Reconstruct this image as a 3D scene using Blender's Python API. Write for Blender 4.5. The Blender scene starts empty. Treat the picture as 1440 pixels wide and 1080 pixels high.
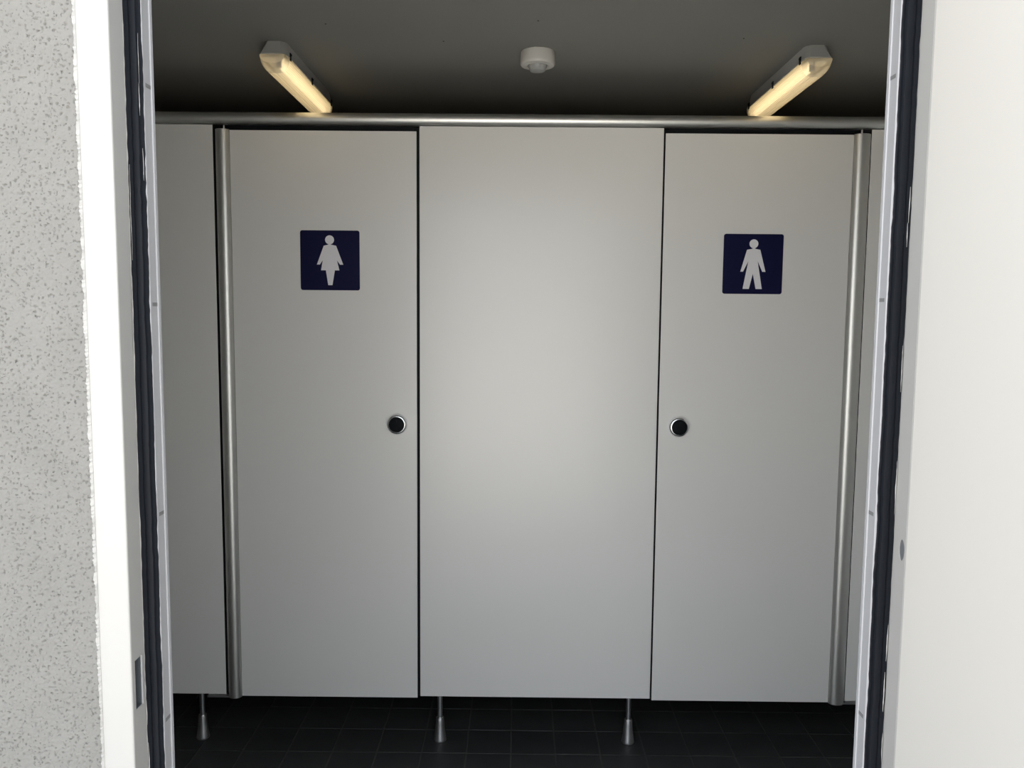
import bpy, bmesh, math, random
from mathutils import Vector, Matrix, noise
random.seed(4)
PI = math.pi
sc = bpy.context.scene
col = sc.collection

# ------------------------------------------------------------------ camera
cd = bpy.data.cameras.new('camera'); cam = bpy.data.objects.new('camera', cd); col.objects.link(cam)
r_ = Vector((0.99994418, 0.00582023, 0.00881863)); u_ = Vector((-0.00931375, 0.09138616, 0.99577197)); f_ = Vector((-0.00498972, 0.99579852, -0.09143526))
cam.matrix_world = Matrix(((r_.x, u_.x, -f_.x, 0), (r_.y, u_.y, -f_.y, 0), (r_.z, u_.z, -f_.z, 1.4606), (0, 0, 0, 1)))
cd.sensor_width = 36.0; cd.sensor_fit = 'HORIZONTAL'; cd.lens = 28.2256; cd.clip_start = 0.02
sc.camera = cam
# ------------------------------------------------------------------ world, exposure
w = bpy.data.worlds.new('overcast_sky'); sc.world = w; w.use_nodes = True
bg = w.node_tree.nodes['Background']; bg.inputs['Color'].default_value = (0.86, 0.92, 1.0, 1); bg.inputs['Strength'].default_value = 2.2
sd = bpy.data.lights.new('sun', 'SUN'); sun = bpy.data.objects.new('sun', sd); col.objects.link(sun)   # stands behind the building
sd.energy = 35.0; sd.angle = math.radians(0.55); sd.color = (1.0, 0.95, 0.86)
sun.rotation_euler = Vector((-0.12, -0.70, -0.70)).to_track_quat('-Z', 'Y').to_euler(); sun.location = (3, 12, 14)
sc.view_settings.view_transform = 'Standard'; sc.view_settings.look = 'None'
sc.view_settings.gamma = 1.0; sc.view_settings.use_curve_mapping = False
sc.view_settings.exposure = 0.34
LAMP_STRENGTH = 1.7

# ------------------------------------------------------------------ materials
def mat(name, rgb, rough=0.5, metal=0.0, spec=0.5, var=0.0, vscale=8.0, bump=0.0, bscale=200.0, brushed=None):
    m = bpy.data.materials.new(name); m.use_nodes = True
    nt = m.node_tree; b = nt.nodes['Principled BSDF']
    b.inputs['Base Color'].default_value = (*rgb, 1); b.inputs['Roughness'].default_value = rough
    b.inputs['Metallic'].default_value = metal; b.inputs['Specular IOR Level'].default_value = spec
    tc = nt.nodes.new('ShaderNodeTexCoord')
    if var > 0:
        n = nt.nodes.new('ShaderNodeTexNoise'); n.inputs['Scale'].default_value = vscale; n.inputs['Detail'].default_value = 4
        nt.links.new(tc.outputs['Object'], n.inputs['Vector'])
        mx = nt.nodes.new('ShaderNodeMix'); mx.data_type = 'RGBA'
        mx.inputs[6].default_value = (*[c * (1 - var) for c in rgb], 1); mx.inputs[7].default_value = (*[min(1, c * (1 + var)) for c in rgb], 1)
        nt.links.new(n.outputs['Fac'], mx.inputs[0]); nt.links.new(mx.outputs[2], b.inputs['Base Color'])
    if bump > 0:
        n2 = nt.nodes.new('ShaderNodeTexNoise'); n2.inputs['Scale'].default_value = bscale; n2.inputs['Detail'].default_value = 3
        if brushed:
            mp = nt.nodes.new('ShaderNodeMapping'); mp.inputs['Scale'].default_value = brushed
            nt.links.new(tc.outputs['Object'], mp.inputs['Vector']); nt.links.new(mp.outputs['Vector'], n2.inputs['Vector'])
        else:
            nt.links.new(tc.outputs['Object'], n2.inputs['Vector'])
        bp = nt.nodes.new('ShaderNodeBump'); bp.inputs['Strength'].default_value = bump; bp.inputs['Distance'].default_value = 0.001
        nt.links.new(n2.outputs['Fac'], bp.inputs['Height']); nt.links.new(bp.outputs['Normal'], b.inputs['Normal'])
    return m

M = {}
M['panel'] = mat('pale_grey_laminate', (0.78, 0.77, 0.745), 0.30, spec=0.7, var=0.015, vscale=3, bump=0.06, bscale=700)
M['alu'] = mat('satin_aluminium', (0.64, 0.64, 0.62), 0.43, metal=1.0, bump=0.015, bscale=40, brushed=(60, 60, 1))
M['alu_rail'] = mat('satin_aluminium_rail', (0.74, 0.74, 0.72), 0.42, metal=1.0, bump=0.015, bscale=40, brushed=(1, 60, 60))
M['steel'] = mat('brushed_steel', (0.75, 0.76, 0.77), 0.33, metal=1.0, bump=0.03, bscale=60)
M['foot'] = mat('grey_metal_foot', (0.62, 0.62, 0.62), 0.42, metal=1.0, bump=0.04, bscale=80)
M['chrome'] = mat('satin_chrome', (0.85, 0.86, 0.87), 0.26, metal=1.0, bump=0.02, bscale=80)
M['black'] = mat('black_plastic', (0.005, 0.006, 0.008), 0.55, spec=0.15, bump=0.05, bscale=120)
M['disc'] = mat('matt_black_plastic', (0.004, 0.005, 0.007), 0.6, spec=0.12, bump=0.03, bscale=120)
M['rubber'] = mat('black_rubber_seal', (0.006, 0.0075, 0.011), 0.55, spec=0.16, var=0.3, vscale=30, bump=0.2, bscale=90)
M['navy'] = mat('navy_sign_plastic', (0.006, 0.0065, 0.040), 0.5, spec=0.12, var=0.05, vscale=10)
M['pict'] = mat('white_sign_print', (0.78, 0.765, 0.80), 0.5, var=0.02)
M['frame'] = mat('white_painted_frame', (0.40, 0.392, 0.378), 0.4, var=0.012, vscale=6, bump=0.06, bscale=90)
M['strip'] = mat('white_plastic_strip', (0.38, 0.38, 0.395), 0.4, var=0.02, vscale=10)
M['tick'] = mat('grey_mark', (0.18, 0.18, 0.18), 0.5, var=0.05)
M['leaf'] = mat('cream_white_door_paint', (0.60, 0.578, 0.54), 0.42, var=0.012, vscale=4, bump=0.05, bscale=60)
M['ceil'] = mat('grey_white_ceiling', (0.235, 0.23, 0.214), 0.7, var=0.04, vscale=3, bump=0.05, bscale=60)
M['inwall'] = mat('interior_wall_panel', (0.82, 0.82, 0.80), 0.5, var=0.03)
M['tile'] = mat('anthracite_floor_tile', (0.034, 0.035, 0.036), 0.5, spec=0.35, var=0.25, vscale=14, bump=0.1, bscale=120)
M['grout'] = mat('grey_grout', (0.072, 0.072, 0.069), 0.8, var=0.3, vscale=12)
M['ground'] = mat('grey_paving', (0.40, 0.39, 0.37), 0.85, var=0.12, vscale=2, bump=0.4, bscale=60)
M['lamp_body'] = mat('grey_lamp_housing', (0.42, 0.42, 0.40), 0.5, var=0.03)
M['detector'] = mat('white_detector_plastic', (0.56, 0.545, 0.515), 0.45, var=0.02)
M['tray'] = mat('white_enamel_tray', (0.85, 0.85, 0.83), 0.4, var=0.01)
M['dome'] = mat('grey_sensor_plastic', (0.33, 0.335, 0.325), 0.35, var=0.02)
M['hole_fill'] = mat('dark_hole_fill', (0.16, 0.17, 0.18), 0.5, metal=0.2, var=0.08)
M['core'] = mat('black_laminate_core', (0.012, 0.012, 0.013), 0.6, spec=0.2, var=0.1)
M['speck'] = mat('dark_screw_head', (0.03, 0.03, 0.03), 0.5, var=0.1)
M['recess'] = mat('dark_recess_shade', (0.075, 0.085, 0.095), 0.5, metal=0.2, var=0.08)

def stucco_mat():
    m = mat('grey_stucco', (0.46, 0.455, 0.445), 0.9, spec=0.15)
    nt = m.node_tree; b = nt.nodes['Principled BSDF']
    tc = nt.nodes.new('ShaderNodeTexCoord')
    vc = nt.nodes.new('ShaderNodeVertexColor'); vc.layer_name = 'pit'
    big = nt.nodes.new('ShaderNodeTexNoise'); big.inputs['Scale'].default_value = 14; big.inputs['Detail'].default_value = 4
    fine = nt.nodes.new('ShaderNodeTexNoise'); fine.inputs['Scale'].default_value = 420; fine.inputs['Detail'].default_value = 4
    for n in (big, fine): nt.links.new(tc.outputs['Object'], n.inputs['Vector'])
    mx = nt.nodes.new('ShaderNodeMix'); mx.data_type = 'RGBA'
    mx.inputs[6].default_value = (0.184, 0.180, 0.170, 1); mx.inputs[7].default_value = (0.226, 0.221, 0.210, 1)
    nt.links.new(big.outputs['Fac'], mx.inputs[0])
    # pits coloured darker to stand for the shade inside them
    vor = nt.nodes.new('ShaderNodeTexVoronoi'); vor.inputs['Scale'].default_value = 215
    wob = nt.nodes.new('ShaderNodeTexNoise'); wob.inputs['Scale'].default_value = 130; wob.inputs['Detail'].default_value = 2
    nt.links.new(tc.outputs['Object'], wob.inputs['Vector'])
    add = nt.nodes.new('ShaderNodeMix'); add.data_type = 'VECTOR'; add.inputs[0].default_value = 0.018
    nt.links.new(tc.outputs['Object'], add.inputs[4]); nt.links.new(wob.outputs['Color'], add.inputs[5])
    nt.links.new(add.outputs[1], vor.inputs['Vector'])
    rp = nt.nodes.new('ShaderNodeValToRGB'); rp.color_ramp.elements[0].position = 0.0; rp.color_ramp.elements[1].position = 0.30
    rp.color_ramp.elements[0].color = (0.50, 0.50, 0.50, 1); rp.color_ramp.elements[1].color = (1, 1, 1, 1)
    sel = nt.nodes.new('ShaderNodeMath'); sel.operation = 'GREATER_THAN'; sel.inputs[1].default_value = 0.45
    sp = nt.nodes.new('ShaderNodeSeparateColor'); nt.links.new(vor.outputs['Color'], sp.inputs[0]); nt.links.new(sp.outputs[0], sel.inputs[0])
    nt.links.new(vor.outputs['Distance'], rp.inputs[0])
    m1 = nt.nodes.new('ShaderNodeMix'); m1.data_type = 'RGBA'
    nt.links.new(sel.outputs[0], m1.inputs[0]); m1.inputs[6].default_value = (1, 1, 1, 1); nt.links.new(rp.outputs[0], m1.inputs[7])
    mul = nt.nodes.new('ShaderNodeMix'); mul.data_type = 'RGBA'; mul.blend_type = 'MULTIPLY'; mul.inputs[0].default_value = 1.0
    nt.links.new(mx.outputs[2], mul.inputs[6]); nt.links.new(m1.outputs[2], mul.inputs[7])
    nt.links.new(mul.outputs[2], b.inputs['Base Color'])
    h = nt.nodes.new('ShaderNodeMath'); h.operation = 'MULTIPLY_ADD'; h.inputs[1].default_value = 0.35
    nt.links.new(fine.outputs['Fac'], h.inputs[0]); nt.links.new(m1.outputs[2], h.inputs[2])
    bp = nt.nodes.new('ShaderNodeBump'); bp.inputs['Strength'].default_value = 0.8; bp.inputs['Distance'].default_value = 0.002
    nt.links.new(h.outputs[0], bp.inputs['Height']); nt.links.new(bp.outputs['Normal'], b.inputs['Normal'])
    nt.nodes.remove(vc)
    return m
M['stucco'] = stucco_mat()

def lens_mat(ribs):
    m = bpy.data.materials.new('ribbed_lamp_cover' if ribs else 'clear_lamp_cover_end'); m.use_nodes = True
    nt = m.node_tree; nt.nodes.clear()
    out = nt.nodes.new('ShaderNodeOutputMaterial')
    tr = nt.nodes.new('ShaderNodeBsdfTransparent'); tr.inputs['Color'].default_value = (0.95, 0.92, 0.86, 1)
    tl = nt.nodes.new('ShaderNodeBsdfTranslucent'); tl.inputs['Color'].default_value = (0.9, 0.85, 0.75, 1)
    gl = nt.nodes.new('ShaderNodeBsdfGlossy'); gl.inputs['Roughness'].default_value = 0.12; gl.inputs['Color'].default_value = (0.9, 0.9, 0.9, 1)
    fr = nt.nodes.new('ShaderNodeFresnel'); fr.inputs['IOR'].default_value = 1.4
    a = nt.nodes.new('ShaderNodeMixShader'); a.inputs[0].default_value = 0.78 if ribs else 0.55
    nt.links.new(tr.outputs[0], a.inputs[1]); nt.links.new(tl.outputs[0], a.inputs[2])
    b = nt.nodes.new('ShaderNodeMixShader'); nt.links.new(fr.outputs[0], b.inputs[0])
    nt.links.new(a.outputs[0], b.inputs[1]); nt.links.new(gl.outputs[0], b.inputs[2])
    nt.links.new(b.outputs[0], out.inputs[0])
    return m
M['lens'] = lens_mat(True); M['lens_end'] = lens_mat(False)
def glow_mat():
    m = bpy.data.materials.new('warm_fluorescent_tube'); m.use_nodes = True
    b = m.node_tree.nodes['Principled BSDF']
    b.inputs['Base Color'].default_value = (0.9, 0.9, 0.85, 1)
    b.inputs['Emission Color'].default_value = (1.0, 0.78, 0.46, 1); b.inputs['Emission Strength'].default_value = LAMP_STRENGTH
    return m
M['tube'] = glow_mat()

# ------------------------------------------------------------------ helpers
def link(name, bm, m, parent=None, smooth=False, loc=None):
    bmesh.ops.recalc_face_normals(bm, faces=bm.faces)
    me = bpy.data.meshes.new(name); bm.to_mesh(me); bm.free()
    if smooth:
        me.polygons.foreach_set('use_smooth', [True] * len(me.polygons))
        me.set_sharp_from_angle(angle=math.radians(32))
    me.materials.append(M[m] if isinstance(m, str) else m)
    o = bpy.data.objects.new(name, me); col.objects.link(o)
    if parent: o.parent = parent
    if loc: o.location = loc
    return o
def empty(name, loc=(0, 0, 0), rz=0.0):
    o = bpy.data.objects.new(name, None); o.location = loc; o.rotation_euler = (0, 0, rz); o.empty_display_size = 0.1
    col.objects.link(o); return o
def tag(o, label=None, cat=None, group=None, kind=None):
    if label: o['label'] = label
    if cat: o['category'] = cat
    if group: o['group'] = group
    o['kind'] = kind or ('thing' if cat else None) or 'thing' if (kind or cat) else 'thing'
    if not (kind or cat): del o['kind']
    return o
def box(bm, x0, x1, y0, y1, z0, z1, bev=0.0):
    b2 = bmesh.new()
    v = [b2.verts.new((x, y, z)) for x in (x0, x1) for y in (y0, y1) for z in (z0, z1)]
    for f in ((0, 1, 3, 2), (4, 6, 7, 5), (0, 4, 5, 1), (2, 3, 7, 6), (0, 2, 6, 4), (1, 5, 7, 3)): b2.faces.new([v[i] for i in f])
    bmesh.ops.recalc_face_normals(b2, faces=b2.faces)
    if bev: bmesh.ops.bevel(b2, geom=list(b2.edges), offset=bev, segments=2, affect='EDGES', profile=0.5)
    t = bpy.data.meshes.new('t'); b2.to_mesh(t); b2.free(); bm.from_mesh(t); bpy.data.meshes.remove(t)
    return bm
def nbox(*a, **k): return box(bmesh.new(), *a, **k)
def prism(bm, pts, axis, a0, a1):
    """closed polygon pts extruded along axis; pts are in the other two axes (cyclic order x,y,z)"""
    def mk(p, a):
        if axis == 'z': return (p[0], p[1], a)
        if axis == 'y': return (p[0], a, p[1])
        return (a, p[0], p[1])
    A = [bm.verts.new(mk(p, a0)) for p in pts]; B = [bm.verts.new(mk(p, a1)) for p in pts]
    n = len(pts)
    for i in range(n): bm.faces.new((A[i], A[(i + 1) % n], B[(i + 1) % n], B[i]))
    bm.faces.new(A[::-1]); bm.faces.new(B)
    return bm
def lathe(bm, prof, axis='z', c=(0, 0, 0), n=40):
    """prof: list of (r, h) along axis; r may be 0 at the ends"""
    rings = []
    for r, h in prof:
        ring = []
        for i in range(n if r > 1e-6 else 1):
            a = 2 * PI * i / n; p = (r * math.cos(a), r * math.sin(a))
            if axis == 'z': q = (c[0] + p[0], c[1] + p[1], c[2] + h)
            elif axis == 'y': q = (c[0] + p[0], c[1] + h, c[2] + p[1])
            else: q = (c[0] + h, c[1] + p[0], c[2] + p[1])
            ring.append(bm.verts.new(q))
        rings.append(ring)
    for a, b in zip(rings, rings[1:]):
        for i in range(n):
            j = (i + 1) % n
            if len(a) == 1 and len(b) == 1: continue
            if len(a) == 1: bm.faces.new((a[0], b[i], b[j]))
            elif len(b) == 1: bm.faces.new((a[i], a[j], b[0]))
            else: bm.faces.new((a[i], a[j], b[j], b[i]))
    for ring in (rings[0], rings[-1]):
        if len(ring) > 1: bm.faces.new(ring)
    return bm
def loft(bm, rings, cap=True):
    R = [[bm.verts.new(p) for p in r] for r in rings]; n = len(R[0])
    for a, b in zip(R, R[1:]):
        for i in range(n): bm.faces.new((a[i], a[(i + 1) % n], b[(i + 1) % n], b[i]))
    if cap: bm.faces.new(R[0]); bm.faces.new(R[-1])
    return bm

# ------------------------------------------------------------------ setting: room shell
XL, XR, YB, ZC = -2.10, 1.50, 4.0, 2.1956
FY0, FY1 = 1.0, 1.066                         # outer and inner face of the front wall
tag(link('ground', nbox(-120, 120, -160, FY0, -0.16, -0.02), 'ground'), kind='structure')
fl = tag(link('floor', nbox(XL, XR, FY0, YB, -0.16, -0.0025), 'grout'), kind='structure')
P_ = 0.148
tb = nbox(-0.0722, 0.0722, -0.0722, 0.0722, -0.006, 0.0, bev=0.0014)
tile_me = bpy.data.meshes.new('tile'); tb.to_mesh(tile_me); tb.free(); tile_me.materials.append(M['tile'])
far = bmesh.new()
nx0 = int((XL + 0.006) / P_) ; first = True
for j in range(-11, 9):
    yc = 2.606 + j * P_
    if yc - 0.074 < FY0 + 0.002 or yc + 0.074 > YB: continue
    for i in range(-15, 11):
        xc = 0.068 + i * P_
        if xc - 0.074 < XL or xc + 0.074 > XR: continue
        if 2.0 < yc < 3.40 and -1.6 < xc:
            t = bpy.data.objects.new('tile', tile_me); col.objects.link(t); t.parent = fl
            t.location = (xc, yc, random.uniform(-0.0004, 0.0003)); t.rotation_euler = (random.uniform(-.002, .002), random.uniform(-.002, .002), 0)
        else: box(far, xc - .0722, xc + .0722, yc - .0722, yc + .0722, -0.006, 0.0)
tag(link('floor_tiling', far, 'tile', fl), kind='stuff')
ce = tag(link('ceiling', nbox(XL - .1, XR + .1, FY0, YB + .1, ZC, ZC + 0.06), 'ceil'), kind='structure')
tag(link('sun_block_roof', nbox(-7, 7, FY0 - .002, YB + .1, ZC + 0.06, ZC + .13), 'inwall'), kind='structure')  # unseen slab, stretched sideways to block the sun from the front
for x, y in [(0.605, 2.243), (-0.502, 2.155), (-0.208, 2.283), (0.048, 2.121)]:
    link('screw_head', lathe(bmesh.new(), [(0.0, -0.0012), (0.0022, -0.001), (0.0026, 0.0)], 'z', (x, y, ZC), 12), 'speck', ce)
tag(link('wall_left', nbox(XL - .1, XL, FY0, YB, -0.16, ZC), 'inwall'), kind='structure')
tag(link('wall_right', nbox(XR, XR + .1, FY0, YB, -0.16, ZC), 'inwall'), kind='structure')
tag(link('wall_back', nbox(XL - .1, XR + .1, YB, YB + .1, -0.16, ZC), 'inwall'), kind='structure')

# front wall: rough stucco skin with real pits where it is seen close up
ZT = 2.05
SX = -0.5358
def stucco_skin(x0, x1, z0, z1, st):
    bm = bmesh.new(); nx = int((x1 - x0) / st); nz = int((z1 - z0) / st); g = []
    for k in range(nz + 1):
        row = []
        for i in range(nx + 1):
            x = x0 + (x1 - x0) * i / nx; z = z0 + (z1 - z0) * k / nz
            p = Vector((x * 290, z * 290, 3.1)); p2 = Vector((x * 260, z * 260, 7.7))
            n = noise.noise(p); n2 = noise.noise(p2)
            big = noise.noise(Vector((x * 22, z * 22, 1.3)))
            d = 0.0006 * n2 + 0.0007 * big
            if n < -0.30: d -= 0.0016 * min(1.0, (-0.30 - n) / 0.2)
            if i == nx: d = -0.003
            row.append(bm.verts.new((x, FY0 - 0.001 - d, z)))
        g.append(row)
    for k in range(nz):
        for i in range(nx): bm.faces.new((g[k][i], g[k][i + 1], g[k + 1][i + 1], g[k + 1][i]))
    return bm
bm = nbox(-7, SX, FY0 + 0.0052, FY1, -0.16, ZC)
s = stucco_skin(-0.70, SX, 0.74, 1.86, 0.00125)
t_ = bpy.data.meshes.new('t'); s.to_mesh(t_); s.free(); bm.from_mesh(t_); bpy.data.meshes.remove(t_)
for a in ((-7, -0.70, -0.16, ZC), (-0.70, SX, -0.16, 0.74), (-0.70, SX, 1.86, ZC)): box(bm, a[0], a[1], FY0 - 0.0008, FY0 + 0.006, a[2], a[3])
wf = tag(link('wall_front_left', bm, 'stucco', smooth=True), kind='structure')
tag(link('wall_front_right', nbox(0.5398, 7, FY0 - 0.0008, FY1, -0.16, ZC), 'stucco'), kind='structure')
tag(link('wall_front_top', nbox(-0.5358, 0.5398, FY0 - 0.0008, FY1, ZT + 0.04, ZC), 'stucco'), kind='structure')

tag(link('wall_front_bounce_lining', box(box(nbox(XL, -.53, FY1, FY1 + .012, -0.002, ZC), .53, XR, FY1, FY1 + .012, -0.002, ZC), -.53, .53, FY1, FY1 + .012, ZT + .06, ZC), 'inwall'), kind='structure')  # unseen white lining, added to bounce light around the room
# ------------------------------------------------------------------ entrance door frame and open leaf
door = tag(empty('door_1', (.002, FY0, 0)), kind='structure')
def dl(name, bm, m, **k):
    bmesh.ops.translate(bm, verts=bm.verts, vec=(0, -FY0, 0)); return link(name, bm, m, door, **k)
def jamb_bm(s):
    b = 0.0022
    c = .4972 if s < 0 else .4958; e = .4765 if s < 0 else .474
    pts = [(-.5377, FY1), (-.5377, 1.0), (-c - b, 1.0), (-c - b * .3, 1.0 + b * .3), (-c, 1.0 + b), (-c, 1.0355), (-e, 1.0355), (-e, FY1)]
    pts = [(s * -x, y) for x, y in pts]
    if s > 0: pts = pts[::-1]
    return prism(bmesh.new(), pts, 'z', -0.02, ZT + 0.04)
def cut(o, cutter):
    md = o.modifiers.new('cut', 'BOOLEAN'); md.operation = 'DIFFERENCE'; md.object = cutter; md.solver = 'EXACT'
    dg = bpy.context.evaluated_depsgraph_get(); me = bpy.data.meshes.new_from_object(o.evaluated_get(dg))
    o.modifiers.clear(); o.data = me; bpy.data.objects.remove(cutter)
jl = dl('jamb', jamb_bm(-1), 'frame'); jr = dl('jamb', jamb_bm(1), 'frame')
cut(jl, dl('cutter', nbox(-.520, -.48, 1.0095, 1.0270, 0.9325, 0.9995), 'frame'))
def oval(x0, x1, ry, rz, n=28): return prism(bmesh.new(), [(1.0115 + ry * math.cos(2 * PI * k / n), 1.158 + rz * math.sin(2 * PI * k / n)) for k in range(n)], 'x', x0, x1)
cut(jr, dl('cutter', oval(.48, .522, .0070, .0138), 'frame'))
tag(jl, 'white jamb with the rectangular latch recess'); tag(jr, 'white jamb with the oval bolt hole')
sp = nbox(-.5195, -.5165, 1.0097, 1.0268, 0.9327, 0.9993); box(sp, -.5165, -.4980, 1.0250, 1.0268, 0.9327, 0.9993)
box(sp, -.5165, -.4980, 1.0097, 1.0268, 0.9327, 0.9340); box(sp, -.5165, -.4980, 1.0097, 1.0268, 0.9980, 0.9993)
dl('strike_recess_liner', sp, 'recess')  # dark liner: shade inside the latch recess put into its colour
dl('strike_lip', nbox(-.4976, -.4963, 1.0272, 1.0290, 0.9325, 0.9995, bev=0.0005), 'strip')
dl('bolt_hole_fill', oval(.4966, .5215, .0069, .0137), 'hole_fill')  # dark plug filling the hole, coloured for the shade inside
bm = nbox(-.4958, .4958, 1.0, 1.0355, ZT, ZT + .04); box(bm, -.474, .474, 1.0355, FY1, ZT - .024, ZT + .04)
dl('head_frame', bm, 'frame'); 
dl('threshold', nbox(-.4958, .4958, 1.0, FY1, -0.02, 0.006, bev=0.002), 'steel')
# black gaskets: moulded profile lying on the rebate, edges a little ragged
def gasket_bm(s, seed):
    rings = []; z = 0.01
    while z < ZT - 0.002:
        e0 = 0.0012 * noise.noise(Vector((seed, z * 16, 0))) + 0.0008 * noise.noise(Vector((seed, z * 70, 5)))
        e1 = 0.0013 * noise.noise(Vector((seed + 9, z * 14, 0))) + 0.0008 * noise.noise(Vector((seed + 9, z * 80, 5)))
        xo = .4956 + min(0, e0 - 0.0004); xi = (.4725 if s > 0 else .4738) + e1
        prof = [(xo, 1.0356), (xo, 1.0335), (xo - .0055, 1.0330), (xo - .0070, 1.0348), (xo - .0085, 1.0318), (xo - .0125, 1.0305), (xi + .0055, 1.0312), (xi + .0042, 1.0338), (xi + .001, 1.0330), (xi, 1.0340), (xi, 1.0356)]
        rings.append([(s * x, y, z) for x, y in prof]); z += 0.006
    return loft(bmesh.new(), rings)
for s, sd in ((-1, 2.0), (1, 31.0)): dl('gasket', gasket_bm(s, sd), 'rubber', smooth=True)
dl('head_gasket', nbox(-.474, .474, 1.031, 1.0355, ZT - .024, ZT - .001, bev=.001), 'rubber')
# inner white clip-in strips with two lips and a channel, and thin grey marks across the channel
def strip_bm(s):
    e = FY1
    pts = [(.474, 1.0352), (.4716, 1.0352), (.4708, 1.0362), (.4708, 1.0410), (.4722, 1.0420), (.4722, e - .0075), (.4708, e - .0065), (.4706, e - .001), (.4716, e + .0005), (.474, e + .0005)]
    pts = [(s * (x + (.0025 if s < 0 else 0)), y) for x, y in pts]
    return prism(bmesh.new(), pts, 'z', 0.006, ZT - .024)
for s in (-1, 1): dl('lining_strip', strip_bm(s), 'strip')
for s, zs in ((-1, (1.7408, 1.4642, 1.1862, .9004, .62, .34)), (1, (1.759, 1.478, 1.1959, .9166, .63, .35))):
    for z in zs:
        q = .0025 if s < 0 else 0
        dl('strip_mark', nbox(min(s * (.4728 + q), s * (.4718 + q)), max(s * (.4728 + q), s * (.4718 + q)), 1.0425, FY1 - .008, z - .0024, z + .0024), 'tick')
# sealant fringe between frame and stucco, paint runs on the gaskets
bm = bmesh.new(); z = 0.74; a = []; b = []
while z < 1.98:
    wd = max(0.0004, 0.0016 + 0.0024 * noise.noise(Vector((z * 75, 4.2, 0))) + 0.0026 * noise.noise(Vector((z * 330, 1.0, 0))))
    a.append((SX - .002 - wd, FY0 - 0.0022 - 0.001 * random.random(), z)); b.append((SX - .0008, FY0 - 0.0006, z)); z += 0.0022
loft(bm, [[p, q, (q[0], FY0 + .001, q[2]), (p[0], FY0 + .002, p[2])] for p, q in zip(a, b)])
dl('sealant_bead', bm, 'frame')
def run_bm(s, x, y, z0, z1, w_):
    rings = []; n = max(4, int((z1 - z0) / 0.004))
    for k in range(n + 1):
        z = z0 + (z1 - z0) * k / n
        hw = w_ * (0.25 + 0.75 * math.sin(PI * k / n)) * (0.6 + 0.8 * abs(noise.noise(Vector((z * 130, x * 50, 0)))))
        xx = s * x + 0.0006 * noise.noise(Vector((z * 40, 8, x * 9)))
        rings.append([(xx - hw, y, z), (xx, y - .0004, z), (xx + hw, y, z), (xx, y + .0006, z)])
    return loft(bmesh.new(), rings)
for s, x, y, z0, z1, w_ in [(1, .4925, 1.0328, 1.575, 1.62, .0007), (1, .4915, 1.0328, 1.545, 1.575, .0005), (1, .4945, 1.0325, 1.20, 1.27, .0008), (1, .4938, 1.0328, 1.00, 1.05, .0008),
                            (1, .4932, 1.0328, .93, .985, .0010), (1, .4945, 1.0325, .86, .90, .0007), (1, .4940, 1.0326, 1.36, 1.42, .0006),
                            (-1, .4935, 1.0328, 1.52, 1.64, .0004), (-1, .4948, 1.0325, 1.40, 1.50, .0004), (-1, .4940, 1.0328, .82, .875, .0009), (-1, .4945, 1.0325, .90, .935, .0006),
                            (-1, .4755, 1.0328, 1.62, 1.66, .0006), (-1, .4775, 1.0322, 1.70, 1.74, .0006), (-1, .4770, 1.0322, 1.74, 1.80, .0004)]:
    dl('paint_run', run_bm(s, x, y, z0, z1, w_), 'frame')
# open leaf, swung outward on the right jamb
lf = tag(empty('door_leaf', (.4940, 1.0 - 0.003 - FY0, 0), math.radians(-87)), 'smooth white entrance door leaf swung open')
lf.parent = door
link('leaf_panel', nbox(0.0, 0.965, 0.0, .0395, 0.008, 2.06, bev=0.0018), 'leaf', lf)
lb = bmesh.new()
for z in (0.25, 1.05, 1.85): lathe(lb, [(0.0, -.05), (.008, -.05), (.008, .05), (0.0, .05)], 'z', (0.0, .045, z), 14)
link('hinge', lb, 'steel', lf, smooth=True)

# ------------------------------------------------------------------ cubicle front
FY = 2.600; PT = 0.018
ZB, ZTOP = 0.1612, 2.0380
def dark_edges(o):
    o.data.materials.append(M['core'])
    for p in o.data.polygons:
        if abs(p.normal.y) < 0.3: p.material_index = 1
    return o
def leg(parent, x):
    o = link('leg', lathe(bmesh.new(), [(0.0, .078), (.0085, .078), (.0085, ZB - .0005), (0.0, ZB - .0005)], 'z', (x, 0.012, 0), 24), 'steel', parent, smooth=True)
    link('foot', lathe(bmesh.new(), [(0.0, .001), (.0205, .001), (.0215, .003), (.0212, .007), (.019, .022), (.0165, .042), (.0145, .062), (.0135, .080), (.0128, .0825), (.0085, .083), (0.0, .083)], 'z', (x, 0.012, 0), 32), 'foot', o, smooth=True)
def panel(x0, x1, label, legs, strips, bracket=None):
    r = tag(empty('partition_panel', ((x0 + x1) / 2, FY, 0)), label, 'panel', 'fixed cubicle panels'); cx = (x0 + x1) / 2
    dark_edges(link('board', nbox(x0 - cx, x1 - cx, 0, PT, ZB, ZTOP, bev=.0008), 'panel', r))
    for x in legs: leg(r, x - cx)
    for a, b in strips: link('gap_backing', nbox(a - cx, b - cx, PT + .0005, PT + .010, ZB - .004, ZTOP - .002, bev=.001), 'black', r)  # black strips added behind the gaps to keep them dark
    if bracket: link('hinge_bracket', box(nbox(bracket[0] - cx, bracket[1] - cx, .004, .016, ZB - .0145, ZB - .0090), bracket[2] - cx, bracket[3] - cx, .004, .016, ZB - .0091, ZB - .0004), 'foot', r)
    return r
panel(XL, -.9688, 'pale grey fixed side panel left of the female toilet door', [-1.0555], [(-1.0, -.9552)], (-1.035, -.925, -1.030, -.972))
panel(-.3130, .4602, 'wide pale grey fixed panel between the two toilet doors on two legs', [-.2474, .3915], [(-.335, -.300), (.445, .480)])
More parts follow.
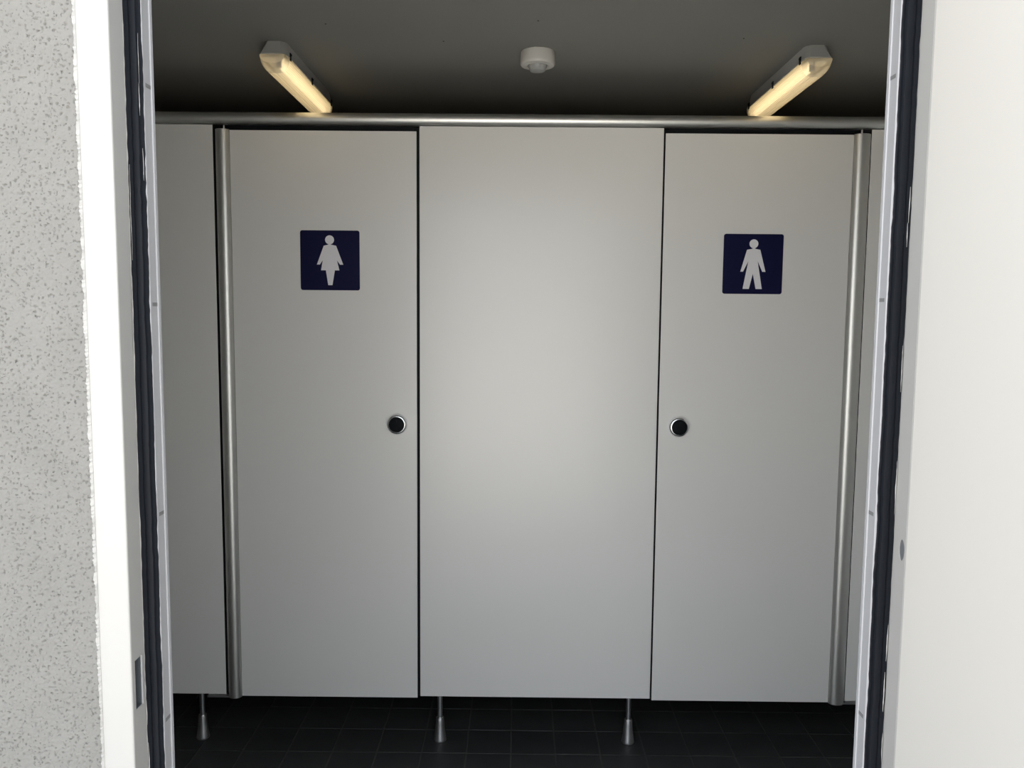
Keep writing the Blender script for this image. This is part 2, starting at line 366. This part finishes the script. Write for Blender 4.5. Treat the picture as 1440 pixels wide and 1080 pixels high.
panel(1.1153, XR, 'pale grey fixed side panel right of the male toilet door', [1.202], [(1.100, 1.145)], (1.072, 1.185, 1.119, 1.180))

def rounded_rect(cx, cz, hw, r, n=6):
    pts = []
    for ax, az, st in ((1, 1, 0), (-1, 1, 90), (-1, -1, 180), (1, -1, 270)):
        for k in range(n + 1):
            a = math.radians(st + 90 * k / n); pts.append((cx + ax * (hw - r) + r * math.cos(a), cz + az * (hw - r) + r * math.sin(a)))
    return pts
def circ(u, v, r, n=28, a0=0, a1=360): return [(u + r * math.cos(math.radians(a0 + (a1 - a0) * k / n)), v + r * math.sin(math.radians(a0 + (a1 - a0) * k / n))) for k in range(n + (a1 - a0 < 360))]
FEM = [(605, 333), (543, 347), (452, 608), (494, 608), (532, 548), (510, 687), (577, 687), (612, 892), (670, 892), (700, 687), (763, 687), (727, 548), (770, 608), (815, 608), (712, 347), (640, 333), (640, 322), (605, 322)]
MAL = [(570, 391), (495, 405), (400, 706), (438, 706), (512, 562), (430, 943), (517, 943), (573, 735), (610, 943), (696, 943), (641, 560), (703, 706), (748, 706), (678, 405), (608, 391), (608, 378), (570, 378)]
def fem(p): v = (p[1] - 137) / 825; return ((p[0] - 215 - 20 * v) / 813, v)
def mal(p): v = (p[1] - 190) / 822; return ((p[0] - 182 + 32 * v) / 821, v)
def sign(parent, cx, cz, poly, head, what):
    hw = 0.095
    s = link('sign', prism(bmesh.new(), rounded_rect(cx, cz, hw, .007), 'y', -.0025, 0.0), 'navy', parent)
    tag(s, 'navy blue square toilet sign with white %s figure' % what)
    bm = bmesh.new()
    for pts in (poly, head):
        prism(bm, [(cx - hw + u * 2 * hw, cz + hw - v * 2 * hw) for u, v in pts], 'y', -.0030, -.0026)
    link('pictogram', bm, 'pict', s)
def cubicle_door(x0, x1, hinge, label, knob_x, sgn):
    cx = (x0 + x1) / 2; zb, zt = 0.1555, 2.0215
    r = tag(empty('cubicle_door', (cx, FY, 0)), label, 'door', 'toilet cubicle doors')
    dark_edges(link('door_panel', nbox(x0 - cx, x1 - cx, 0, PT, zb, zt, bev=.0008), 'panel', r))
    xa, xb = hinge[0] - cx, hinge[1] - cx; hc = (xa + xb) / 2; hw = (xb - xa) / 2 - .0004
    pr = [(hc + hw, PT)] + [(hc + hw * math.cos(PI * k / 20), .003 - .0205 * math.sin(PI * k / 20)) for k in range(21)] + [(hc - hw, PT)]
    hp = link('hinge_profile', prism(bmesh.new(), pr, 'z', zb - .0005, zt - .0005), 'alu', r, smooth=True)
    tag(hp, 'rounded satin aluminium profile on the hinge edge')
    cp = [(hc + (x - hc) * 1.0, y) for x, y in pr]
    link('end_cap', prism(bmesh.new(), cp, 'z', zt - .0003, zt + .0012), 'foot', hp)
    link('end_cap', prism(bmesh.new(), cp, 'z', zb - .0021, zb - .0007), 'foot', hp)
    link('pivot_pin', lathe(bmesh.new(), [(0, zt + .0013), (.0028, zt + .0013), (.0028, ZTOP - .0003), (0, ZTOP - .0003)], 'z', (hc + (.004 if hc < 0 else -.001), .004, 0), 14), 'steel', hp)
    kx = knob_x - cx; kz = 1.0872
    k = link('lock_knob', lathe(bmesh.new(), [(0, 0), (.0335, 0), (.0338, -.002), (.0334, -.010), (.0326, -.0150), (.0312, -.0180), (.0292, -.0199), (.0272, -.0208), (.0257, -.0211), (.0255, -.0206), (0, -.0206)], 'y', (kx, 0, kz), 56), 'chrome', r, smooth=True)
    tag(k, 'round satin chrome lock with black centre')
    link('lock_disc', lathe(bmesh.new(), [(0, -.0207), (.0253, -.0207), (.0250, -.0213), (.0240, -.0217), (0, -.0221)], 'y', (kx, 0, kz), 48), 'disc', k, smooth=True)
    link('lock_slot', nbox(kx - .0012, kx + .0012, -.0224, -.0219, kz + .004, kz + .015), 'rubber', k)
    sign(r, sgn[0] - cx, sgn[1], sgn[2], sgn[3], sgn[4])
    return r
hf = fem((622, 267)); hm = mal((590, 323))
cubicle_door(-.9150, -.3222, (-.9610, -.9150), 'pale grey toilet cubicle door with the blue female sign', -.3865,
             (-.6003, 1.6148, [fem(p) for p in FEM], circ(hf[0], hf[1], .0755), 'female'))
cubicle_door(.4660, 1.0600, (1.0600, 1.1127), 'pale grey toilet cubicle door with the blue male sign', .5311,
             (.7546, 1.6145, [mal(p) for p in MAL], circ(hm[0], hm[1], .0742), 'male'))
# head rail
hr = tag(empty('head_rail', ((XL + XR) / 2, FY, 0)), 'long round aluminium rail running along the top of the cubicle panels', 'rail')
cx = (XL + XR) / 2
pts = [(.009 + .0200 * math.cos(2 * PI * k / 48), 2.0585 + .0200 * math.sin(2 * PI * k / 48)) for k in range(48)]
link('tube', prism(bmesh.new(), pts, 'x', XL - cx + .001, XR - cx - .001), 'alu_rail', hr, smooth=True)
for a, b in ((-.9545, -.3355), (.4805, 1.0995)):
    link('top_gap_backing', nbox(a - cx, b - cx, PT + .004, PT + .014, 2.0230, 2.0405, bev=.001), 'black', hr)  # black bar added behind the gap over each door so it stays dark
    
# ------------------------------------------------------------------ ceiling lights
def lamp(name, x, y0, label, side, first=None):
    r = tag(empty(name, (x, y0, ZC)), label, 'light', 'ceiling strip lights over the cubicle doors')
    L = 0.585
    def plan(hw, hf, y, ch, z):      # chamfered plan: half width, half width of front edge, end inset, chamfer length
        return [(-hf, y, z), (hf, y, z), (hw * .86, y + ch * .45, z), (hw, y + ch, z), (hw, L - y - ch, z), (hw * .86, L - y - ch * .45, z), (hf, L - y, z), (-hf, L - y, z), (-hw * .86, L - y - ch * .45, z), (-hw, L - y - ch, z), (-hw, y + ch, z), (-hw * .86, y + ch * .45, z)]
    ho = link('housing', loft(bmesh.new(), [plan(.0315, .0165, .022, .022, -.0002), plan(.034, .022, .010, .022, -.020), plan(.0375, .028, .001, .02, -.036), plan(.0392, .0295, -.001, .02, -.0385), plan(.0392, .0295, -.001, .02, -.0415), plan(.037, .0275, .001, .02, -.0415)]), 'lamp_body', r, smooth=True)
    # white gear tray inside
    link('reflector_tray', nbox(-.030, .030, .02, L - .02, -.045, -.0418, bev=.001), 'tray', r)
    # ribbed cover
    def sect(k, n, y, sc_=1.0, zo=0.0, rib=0.0):
        a = PI * k / n; e = rib * (1 if k % 2 else -1)
        c, s_ = math.cos(a), math.sin(a)
        px = math.copysign(abs(c) ** .72, c) * (.0372 + e) * sc_; pz = -(s_ ** .8) * (.0405 + e) * (sc_ if sc_ < 1 else 1)
        return (px, y, -.0415 + pz)
    n = 44; ya, yb = .040, L - .040
    bm = bmesh.new(); R = [[bm.verts.new(sect(k, n, y, rib=.00035)) for k in range(n + 1)] for y in (ya, yb)]
    for k in range(n): bm.faces.new((R[0][k], R[0][k + 1], R[1][k + 1], R[1][k]))
    link('cover', bm, 'lens', r)
    for d in (0, 1):
        bm = bmesh.new(); rings = []
        for t in range(8):
            f = t / 7.0; sc_ = math.sqrt(max(0, 1 - (f * .86) ** 2.6)); y = ya - .0385 * f
            rings.append([bm.verts.new(((p := sect(k, 24, 0, 1.0))[0] * (0.80 + .2 * sc_), y if d == 0 else L - y, -.0415 + (p[2] + .0415) * sc_)) for k in range(25)])
        for a, b in zip(rings, rings[1:]):
            for k in range(24): bm.faces.new((a[k], a[k + 1], b[k + 1], b[k]))
        bm.faces.new(rings[-1])
        link('cover_end', bm, 'lens_end', r, smooth=True)
    link('tube', lathe(bmesh.new(), [(0, .034), (.0075, .034), (.0082, .037), (.0082, L - .037), (.0075, L - .034), (0, L - .034)], 'y', (side * .010, 0, -.058), 20), 'tube', r, smooth=True)
    for y in (.027, L - .033): link('lamp_holder', nbox(side * .010 - .008, side * .010 + .008, y, y + .006, -.070, -.0452, bev=.001), 'tray', r)
    for sx in (-1, 1):
        for y in (.045, .285, L - .045):
            b = bmesh.new(); box(b, sx * .0395 - .0014, sx * .0395 + .0014, y - .005, y + .005, -.047, -.026, bev=.0005); box(b, sx * .041 - .002, sx * .041 + .002, y - .003, y + .003, -.034, -.029, bev=.0005)
            link('clip', b, 'black', r)
    return r
lamp('ceiling_light', -.6775, 2.268, 'lit strip light on the ceiling above the female toilet door', 1)
lamp('ceiling_light', .8220, 2.268, 'lit strip light on the ceiling above the male toilet door', -1)

# ------------------------------------------------------------------ detector
dt = tag(empty('smoke_detector', (.0535, 2.372, ZC)), 'round white detector on the ceiling between the two strip lights', 'detector')
link('base', lathe(bmesh.new(), [(0, 0), (.0475, 0), (.0485, -.002), (.0500, -.030), (.0496, -.0335), (.0470, -.0375), (.0330, -.0400), (.0310, -.0385), (.0300, -.0360), (0, -.0360)], 'z', (0, 0, 0), 56), 'detector', dt, smooth=True)
link('sensor_dome', lathe(bmesh.new(), [(0, -.0362), (.0275, -.0362), (.0268, -.0400), (.0225, -.0500), (.0205, -.0522), (0, -.0535)], 'z', (0, 0, 0), 40), 'dome', dt, smooth=True)
link('mounting_tab', nbox(-.012, -.004, -.0505, -.044, -.004, -.0003, bev=.0005), 'detector', dt)
